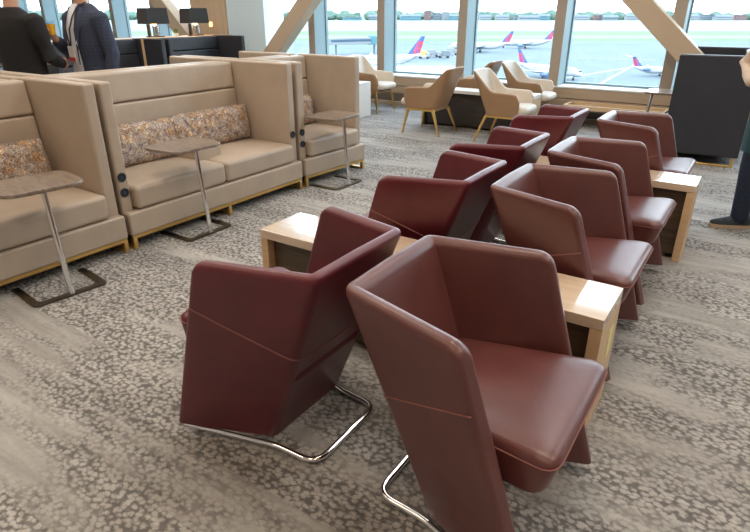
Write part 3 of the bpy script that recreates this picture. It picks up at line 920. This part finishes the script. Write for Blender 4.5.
def blazer_extras(t, k):
    suit_extras(t, k)
    S = lambda *p: Vector(p)*k
    bm = bmesh.new()
    for s in (-1, 1):
        pts = [S(.0, s*.07, 1.515), S(.085, s*.062, 1.475), S(.135, s*.05, 1.40), S(.170, s*.03, 1.30), S(.172, s*.008, 1.17)]
        for p, q in zip(pts, pts[1:]): bar(bm, p, q, .018, .003, up=Vector((1, 0, 0)))
    ly = obj('lanyard', bm, M['lanyard'], t)
    bm = bmesh.new(); box(bm, .170*k, .176*k, -.045*k, .045*k, 1.045*k, 1.17*k, .002, 1)
    bd = obj('badge', bm, M['badge'], ly)
    bm = bmesh.new(); box(bm, .1762*k, .178*k, -.045*k, .045*k, 1.045*k, 1.08*k); obj('badge_band', bm, M['badge_red'], bd)
    # pocket flaps
    for s in (-1, 1):
        bm = bmesh.new(); box(bm, .05*k, .125*k, s*.192*k-.012, s*.192*k+.012, .985*k, 1.0*k, .003, 1); obj('pocket_flap', bm, M['bluesuit'], t)

V = Vector
G_ = 'two men talking behind the sofas'
p2 = at_dist(83, 5.55); p1 = at_dist(12, 5.15)
arms2 = [(V((-.005, .215, 1.46)), V((-.04, .275, 1.15)), V((.02, .27, .90)), (.15, -.05, -1), (0, -1, 0), .5),
         (V((-.005, -.215, 1.46)), V((.04, -.27, 1.13)), V((.235, -.12, 1.28)), (.55, .05, .8), (.1, 1, -.1), 1.1)]
P2 = person('man in navy checked blazer with lanyard and badge, holding a yellow drink', p2, yaw-PI/2+math.radians(-34), 1.88, arms2, M['bluesuit'], M['denim'], (M['blackshoe'], M['tyre']), M['hair'], extras=blazer_extras, group=G_)
arms1 = [(V((-.005, -.215, 1.44)), V((-.01, -.315, 1.15)), V((.24, -.17, 1.08)), (.9, .4, .1), (.2, 1, 0), .7),
         (V((-.005, .215, 1.44)), V((-.01, .315, 1.15)), V((.24, .17, 1.08)), (.9, -.4, .1), (.2, -1, 0), .7)]
P1 = person('man in plain black suit at the left frame edge, seen from behind', p1, yaw+PI/2-math.radians(18), 1.84, arms1, M['blacksuit'], M['blacksuit'], (M['blackshoe'], M['tyre']), M['grey_hair'], extras=None, group=G_)
# the drink in the blazer man's hand
k2 = 1.88/1.8
R2 = Matrix.Translation(p2) @ Matrix.Rotation(yaw-PI/2+math.radians(-34), 4, 'Z')
gl = R2 @ (V((.235, -.12, 1.28))+V((.55, .05, .8)).normalized()*.085+V((.0, .048, .015)))
t = thing('drink_glass', 'small glass of yellow drink held by the man in the checked blazer', 'glass', gl)
bm = bmesh.new(); lathe(bm, [(.022, -.05), (.030, -.045), (.034, .04), (.033, .041), (.001, .041)], 18); obj('drink', bm, M['drink'], t, angle=50)
bm = bmesh.new(); lathe(bm, [(.034, .041), (.036, .065), (.034, .065), (.032, .041)], 18); obj('rim', bm, M['glass'], t)

# person at the right edge, arm akimbo, dark teal coat over jeans
def right_extras(t, k):
    S = lambda *p: Vector(p)*k
    bm = bmesh.new()
    torso(bm, [(z*k, cx*k, 0, a*k, b*k) for z, cx, a, b in ((.62, .0, .150, .212), (.75, .0, .152, .214), (.92, 0, .15, .212), (1.02, 0, .14, .20), (1.10, 0, .137, .195))], 40)
    for v in bm.verts:
        v.co += Vector((v.co.x, v.co.y, 0)).normalized()*.008*math.sin(14*math.atan2(v.co.y, v.co.x))*(1.2-v.co.z)
    obj('wrapped_jumper', bm, M['teal'], t, angle=80, wn=False)
armsR = [(V((0, -.19, 1.43)), V((-.10, -.40, 1.16)), V((.02, -.245, 1.03)), (.5, .6, -.5), (.2, 1, 0), .6),
         (V((0, .19, 1.43)), V((-.04, .27, 1.14)), V((.04, .26, .90)), (.2, 0, -1), (0, -1, 0), .5)]
person('person at the right frame edge, dark jeans, teal jumper round the waist, bent elbow', (.155, 4.84, 0), -PI/2-.5, 1.70, armsR, M['peach'], M['denim'], (M['sneaker'], M['sole']), M['hair'], 'shirt', right_extras, stance=.115, toes=.5)

# ------------------------------------------------------------------ airfield (real distances, 17.5 m below eye level)
GZ = -16.
def gnd(x, y, z=GZ):
    """ground point seen at image column x and row y"""
    d = Vector(((x-375)/F, (266-y)/F, 1.))
    u = fh*math.sin(pitch)+Vector((0, 0, math.cos(pitch))); f = fh*math.cos(pitch)-Vector((0, 0, math.sin(pitch)))
    w = rt*d.x+u*d.y+f; t = (z-H)/w.z
    return Vector((0, 0, H))+w*t
def strip(name, d0, d1, z, m, half=2200):
    bm = bmesh.new()
    P = [fh*d0-rt*half, fh*d0+rt*half, fh*d1+rt*half, fh*d1-rt*half]
    bm.faces.new([bm.verts.new((p.x, p.y, z)) for p in P])
    o = obj(name, bm, m, None, smooth=False); o['kind'] = 'structure'; return o
dep = lambda y: (H-GZ)*(F/math.cos(pitch))/(y-HY)*1.0
def depth_row(y): 
    p = gnd(375, y); return p.dot(fh)
strip('apron', -30, depth_row(30.6), GZ, M['tarmac'])
strip('far_grass_strip', depth_row(35.2), depth_row(31.8), GZ+.05, M['grass'])
strip('runway_surface', depth_row(38.4), depth_row(35.4), GZ+.04, M['runway'])
strip('near_grass_strip', depth_row(41), depth_row(38.6), GZ+.05, M['grass'])
strip('taxiway_grass_strip', depth_row(44.6), depth_row(43.9), GZ+.05, M['grass'])
strip('bay_water', depth_row(30.6), depth_row(20.6), GZ+.02, M['water'])
strip('far_shore', depth_row(20.6), 3200, GZ+.03, M['shore'], 4000)
for i, (a, b) in enumerate((((566, 78), (640, 66)), ((575, 58), (655, 60)), ((490, 76), (560, 88)), ((600, 84), (640, 62)))):
    p, q = gnd(*a), gnd(*b); s = (q-p).normalized().cross(Vector((0, 0, 1)))*.35
    bm = bmesh.new(); bm.faces.new([bm.verts.new(v+Vector((0, 0, .06))) for v in (p+s, q+s, q-s, p-s)]); o = obj('taxi_line', bm, M['marking'], None, smooth=False); o['kind'] = 'structure'

# far trees: one uncountable belt of crowns
bm = bmesh.new()
D = depth_row(20.6)
for k in range(560):
    lat = random.uniform(-1500, 900); dd = D+random.choice((random.uniform(95, 140), random.uniform(180, 420)))
    far = (dd-D)/420
    r = random.uniform(6, 12); p = fh*dd+rt*lat
    hz = GZ+r*.5+far*random.uniform(2, 10)
    mt = Matrix.Translation((p.x, p.y, hz)) @ Matrix.Diagonal((r*1.4, r*1.4, r*random.uniform(.7, 1.1), 1))
    rr = bmesh.ops.create_icosphere(bm, subdivisions=2, radius=1., matrix=mt)
    for v in rr['verts']: v.co += Vector((random.uniform(-1, 1), random.uniform(-1, 1), random.uniform(-1, 1)))*1.1
o = obj('tree_belt', bm, M['trees'], None, wn=False); tag(o, 'hazy belt of green trees along the far shore', 'trees', kind='stuff')

# far buildings
def building(x, w, h, wall, d, label, gable=False):
    p = at_dist(x, D+d)*1.0; t = thing('far_building', label, 'building', (p.x, p.y, GZ), yaw, 'buildings along the far shore')
    bxo('wall', (-w/2, w/2, 0, 14, 0, h), wall, t, 0, smooth=False)
    bm = bmesh.new()
    if gable:
        loft(bm, [[Vector((x_, -.6, h)), Vector((x_, 7, h+w*.0+4)), Vector((x_, 14.6, h))] for x_ in (-w/2-.6, w/2+.6)])
    else: box(bm, -w/2-.5, w/2+.5, -.5, 14.5, h, h+.9)
    obj('roof', bm, M['broof'], t, smooth=False)
    rows = max(1, int(h/4))
    for r in range(rows):
        bxo('window_band', (-w/2+1, w/2-1, -.12, 0, h*(r+.45)/rows, h*(r+.75)/rows), M['pglass'], t, 0, smooth=False)
    return t
W1, W2, W3, W4 = M['bwall'], M['bwall2'], M['bwall3'], M['bwall4']
blds = [(411, 46, 9, W4, 5, 'teal fronted low shed on the far shore, left of the tall blocks'), 
        (428, 16, 20, W3, 40, 'brick red tower block on the far shore, left of its grey neighbour'), (437, 18, 15, W2, 50, 'grey mid height block in the far skyline centre'),
        (446, 18, 17, W1, 45, 'pale tall block in the far skyline beside the grey block'), (455, 22, 9, W4, 20, 'teal low block next to the second window mullion'),
        (486, 26, 8, W1, 20, 'white far house nearest the right side of the second mullion'), (503, 30, 8, W1, 10, 'wide white far house above the twin red tails'),
        (520, 22, 10, W2, 40, 'grey far house among trees, centre window'), (530, 46, 7, W1, 10, 'long white far shed over the second aircraft tail'),
        (545, 26, 9, W4, 30, 'pale blue far house just left of the third mullion'), (582, 40, 8, W1, 15, 'white far house just right of the third mullion'),
        (601, 24, 11, W3, 25, 'red brick far building right of the third mullion'), (612, 34, 7, W2, 10, 'grey far shed beside the red brick one'),
        (634, 30, 9, W1, 30, 'white far house left of the diagonal beam'), (692, 36, 9, W1, 20, 'white far house right of the diagonal beam'),
        (709, 30, 12, W2, 40, 'grey far house above the black booth'), (726, 40, 8, W1, 15, 'long white far house above the black booth'), (743, 26, 11, W3, 35, 'reddish far house at the right frame edge'),
        (352, 44, 6, W4, 20, 'teal far shed left of the first mullion'), (374, 24, 8, W2, 30, 'grey far shed touching the first mullion')]
for b_ in blds: building(*b_, gable=b_[2] in (7, 8, 9))

# aircraft (nose toward local +x)
def aircraft(loc, rz, label, s=1., ttail=False):
    t = thing('airliner', label, 'airplane', loc, rz, 'parked airliners')
    L = 32*s; R = 1.75*s; zc = 3.1*s
    bm = bmesh.new(); rings = []
    for f, r, dz in ((0, .12, 1.0), (.05, .32, .75), (.12, .58, .45), (.22, .88, .12), (.32, 1, 0), (.8, 1, 0), (.88, .93, -.05), (.94, .72, -.2), (.98, .4, -.4), (1, .08, -.55)):
        rings.append([Vector(((f-.5)*L, R*r*math.cos(2*PI*i/20), zc+dz*R+R*r*math.sin(2*PI*i/20))) for i in range(20)])
    loft(bm, rings); fu = obj('fuselage', bm, M['plane'], t, wn=False)
    bm = bmesh.new()
    for sy in (-1, 1):
        for i in range(22): box(bm, (-.2+i*.028)*L-.14*s, (-.2+i*.028)*L+.14*s, sy*R*.975-.03, sy*R*.975+.03, zc+.35*s, zc+.75*s)
    obj('cabin_windows', bm, M['pglass'], fu, smooth=False)
    bm = bmesh.new(); box(bm, .455*L, .475*L, -.7*s, .7*s, zc+.35*s, zc+.8*s); obj('cockpit_glass', bm, M['pglass'], fu, smooth=False)
    for sy in (-1, 1):
        bm = bmesh.new()
        def sec(x, y, z, c, th): return [Vector((x+c*.5, y, z)), Vector((x, y, z+th)), Vector((x-c*.5, y, z)), Vector((x, y, z-th*.5))]
        loft(bm, [sec(.04*L, sy*R*.5, zc-.9*s, 6*s, .45*s), sec(-.04*L, sy*6*s, zc-.4*s, 3.6*s, .28*s), sec(-.11*L, sy*14*s, zc+.4*s, 1.5*s, .12*s), sec(-.125*L, sy*14.4*s, zc+1.6*s, .9*s, .06*s)])
        obj('wing', bm, M['plane'], t, smooth=False)
        bm = bmesh.new(); zt_ = zc+6.6*s if ttail else zc+1.1*s; xt = -.52*L if ttail else -.44*L
        loft(bm, [sec(xt, sy*.2*s, zt_, 3*s, .16*s), sec(xt-1.6*s, sy*5*s, zt_+.3*s, 1.5*s, .08*s)]); obj('tailplane', bm, M['plane'] if not ttail else M['plane'], t, smooth=False)
        bm = bmesh.new(); c = (-.30*L, sy*2.7*s, zc+.5*s) if ttail else (.06*L, sy*5*s, zc-1.5*s)
        rg = [[Vector((c[0]+x*s, c[1]+r*s*math.cos(2*PI*i/14), c[2]+r*s*math.sin(2*PI*i/14))) for i in range(14)] for x, r in ((2, .75), (1.6, .9), (0, .9), (-1.6, .5))]
        loft(bm, rg); obj('engine', bm, M['engine'], t, wn=False)
    # fin: blue leading part and tip, red triangles aft
    z0, z1 = zc+R*.8, zc+R*.8+5.6*s
    def fpt(u, v):     # u 0 leading..1 trailing, v height
        xl = -.335*L+(-.155*L)*v; xr = -.475*L+(-.055*L)*v
        return xl+(xr-xl)*u, z0+(z1-z0)*v
    bm = bmesh.new(); nu, nv = 12, 12
    for sy in (-1, 1):
        g = [[bm.verts.new((fpt(i/nu, j/nv)[0], sy*.16*s*(1-abs(2*i/nu-1))*(1-.5*j/nv)+sy*.02, fpt(i/nu, j/nv)[1])) for j in range(nv+1)] for i in range(nu+1)]
        for i in range(nu):
            for j in range(nv):
                f = bm.faces.new((g[i][j], g[i+1][j], g[i+1][j+1], g[i][j+1]))
                u, v = (i+.5)/nu, (j+.5)/nv
                red = v < .74 and u > .42-.35*v and not (v < .62 and abs(u-(.72-.25*v)) < .05)
                f.material_index = 1 if red else 0
    ob = obj('tail_fin', bm, [M['tailblue'], M['tailred']], t, smooth=False)
    for x, y in ((.38*L, 0), (-.02*L, 2.4*s), (-.02*L, -2.4*s)):
        bm = bmesh.new(); tube(bm, [(x, y, zc-.8*s), (x, y, .5*s)], .12*s, 8)
        rr = [[Vector((x+.5*s*math.cos(2*PI*i/14), y+w, .5*s+.5*s*math.sin(2*PI*i/14))) for i in range(14)] for w in (-.25*s, .25*s)]
        loft(bm, rr); obj('landing_gear', bm, M['tyre'], t)
    return t
def park(fin_px, fin_base_row, ground_row, rz, label, s=1., ttail=False):
    g = gnd(fin_px, ground_row)
    off = Matrix.Rotation(rz, 3, 'Z') @ Vector((-.42*32*s, 0, 0))
    return aircraft((g.x-off.x, g.y-off.y, GZ), rz, label, s, ttail)
RL = yaw+PI            # nose to image left
park(505, 46, 52.5, RL-.25, 'white airliner with blue and red tail, left of the twin tails in the centre window', .92)
park(547, 44, 48.5, RL-.2, 'white airliner with blue and red tail just left of the third mullion', .88)
park(522, 64, 75, yaw-.95, 'white airliner seen from its tail, nearest in the centre window', .72)
park(636, 68, 76, yaw-.12, 'white airliner with high T tail and red fin in the right window', .56, True)
park(414, 60, 70, RL+.35, 'white airliner with large blue and red fin in the left window', 1.02)

# jet bridge and white roof
t = thing('jet_bridge', 'pale jet bridge seen through the left windows', 'jet bridge', tuple(gnd(356, 54)), yaw+.5, None)
bm = bmesh.new()
box(bm, -14, 8, -1.6, 1.6, 4.2, 7., .15, 2); obj('tunnel', bm, M['bwall'], t)
bm = bmesh.new(); lathe(bm, [(3, 3.9), (3, 7.4), (2.4, 7.8), (.1, 7.9)], 20, (9.5, 0, 0)); obj('rotunda', bm, M['bwall4'], t)
for x in (-10, 9.5):
    bm = bmesh.new(); tube(bm, [(x, 0, 0), (x, 0, 4.2)], .45, 12); obj('support_leg', bm, M['bwall2'], t)
bxo('window_band', (-13, 7, -1.66, -1.62, 5.3, 6.3), M['pglass'], t, 0)
pr = at_dist(400, 104)
t = thing('pier_roof', 'bright white terminal pier roof below the left windows', 'building', (pr.x, pr.y, GZ), yaw-.02)
bxo('roof', (-60, 9.5, -52, 0, 8.2, 9.0), M['roofwhite'], t, .05)
bxo('wall', (-59, 8.5, -51, -1, 0, 8.2), M['roofwhite'], t, 0)
bxo('roof_edge', (-60, 9.5, -.4, 0, 9.001, 9.25), M['bwall'], t, .05)
def vehicle(px, row, rz, label, body):
    g = gnd(px, row); t = thing('service_vehicle', label, 'vehicle', (g.x, g.y, GZ), rz, 'airside service vehicles')
    bm = bmesh.new(); box(bm, -2.6, 1.0, -1.1, 1.1, .7, 2.9, .1, 2); obj('cargo_body', bm, body, t)
    bm = bmesh.new(); box(bm, 1.05, 2.6, -1.05, 1.05, .6, 2.2, .2, 2); cb = obj('cab', bm, M['bwall'], t)
    bm = bmesh.new(); box(bm, 2.45, 2.62, -.9, .9, 1.4, 2.0, .03, 1); obj('windscreen', bm, M['pglass'], cb)
    for x in (-1.6, 1.7):
        for y in (-1.0, 1.0):
            bm = bmesh.new()
            loft(bm, [[Vector((x+.45*math.cos(2*PI*i/12), y+w, .45+.45*math.sin(2*PI*i/12))) for i in range(12)] for w in (-.15, .15)]); obj('wheel', bm, M['tyre'], t)
vehicle(433, 57, yaw+.2, 'white service truck right of the large tail fin', M['bwall'])
vehicle(444, 58, yaw+2.8, 'grey service truck parked near the second mullion', M['bwall2'])
vehicle(452, 55, yaw, 'tall white service truck touching the second mullion', M['bwall'])
vehicle(424, 58.5, yaw-.3, 'small yellow service truck beside the large tail fin', M['yellow'])

# ------------------------------------------------------------------ light
w = bpy.data.worlds.new('sky'); scene.world = w; w.use_nodes = True
nt = w.node_tree; bg = nt.nodes['Background']
tcn = nt.nodes.new('ShaderNodeTexCoord'); sp = nt.nodes.new('ShaderNodeSeparateXYZ'); nt.links.new(tcn.outputs['Generated'], sp.inputs[0])
r = ramp(nt, [(0., (.9, .96, 1.0)), (.12, (.88, .95, 1.0)), (1., (.62, .78, 1.0))]); nt.links.new(sp.outputs['Z'], r.inputs['Fac'])
nt.links.new(r.outputs[0], bg.inputs[0]); bg.inputs[1].default_value = 6.5
def area(loc, sx, sy, e, col, rot=(0, 0, 0)):
    l = bpy.data.lights.new('ceiling_light', 'AREA'); l.shape = 'RECTANGLE'; l.size = sx; l.size_y = sy; l.energy = e; l.color = col
    o = bpy.data.objects.new('ceiling_light', l); COL.objects.link(o); o.location = loc; o.rotation_euler = rot
    return o
for x in (-9.5, -6.5, -3.5, -.5, 2.3):
    for y in (-1.2, 2., 5.2):
        area((x, y, 4.58), 1.3, 1.3, {-1.2: 34, 2.: 52, 5.2: 50}[y], {-1.2: (1, .76, .54), 2.: (1, .86, .70), 5.2: (1, .95, .88)}[y])

scene.view_settings.view_transform = 'Standard'
scene.view_settings.look = 'None'
scene.view_settings.exposure = 0.
scene.cycles.max_bounces = 8; scene.cycles.diffuse_bounces = 4; scene.cycles.glossy_bounces = 3; scene.cycles.transparent_max_bounces = 8
scene.cycles.caustics_reflective = False; scene.cycles.caustics_refractive = False
scene.cycles.sample_clamp_indirect = 4.
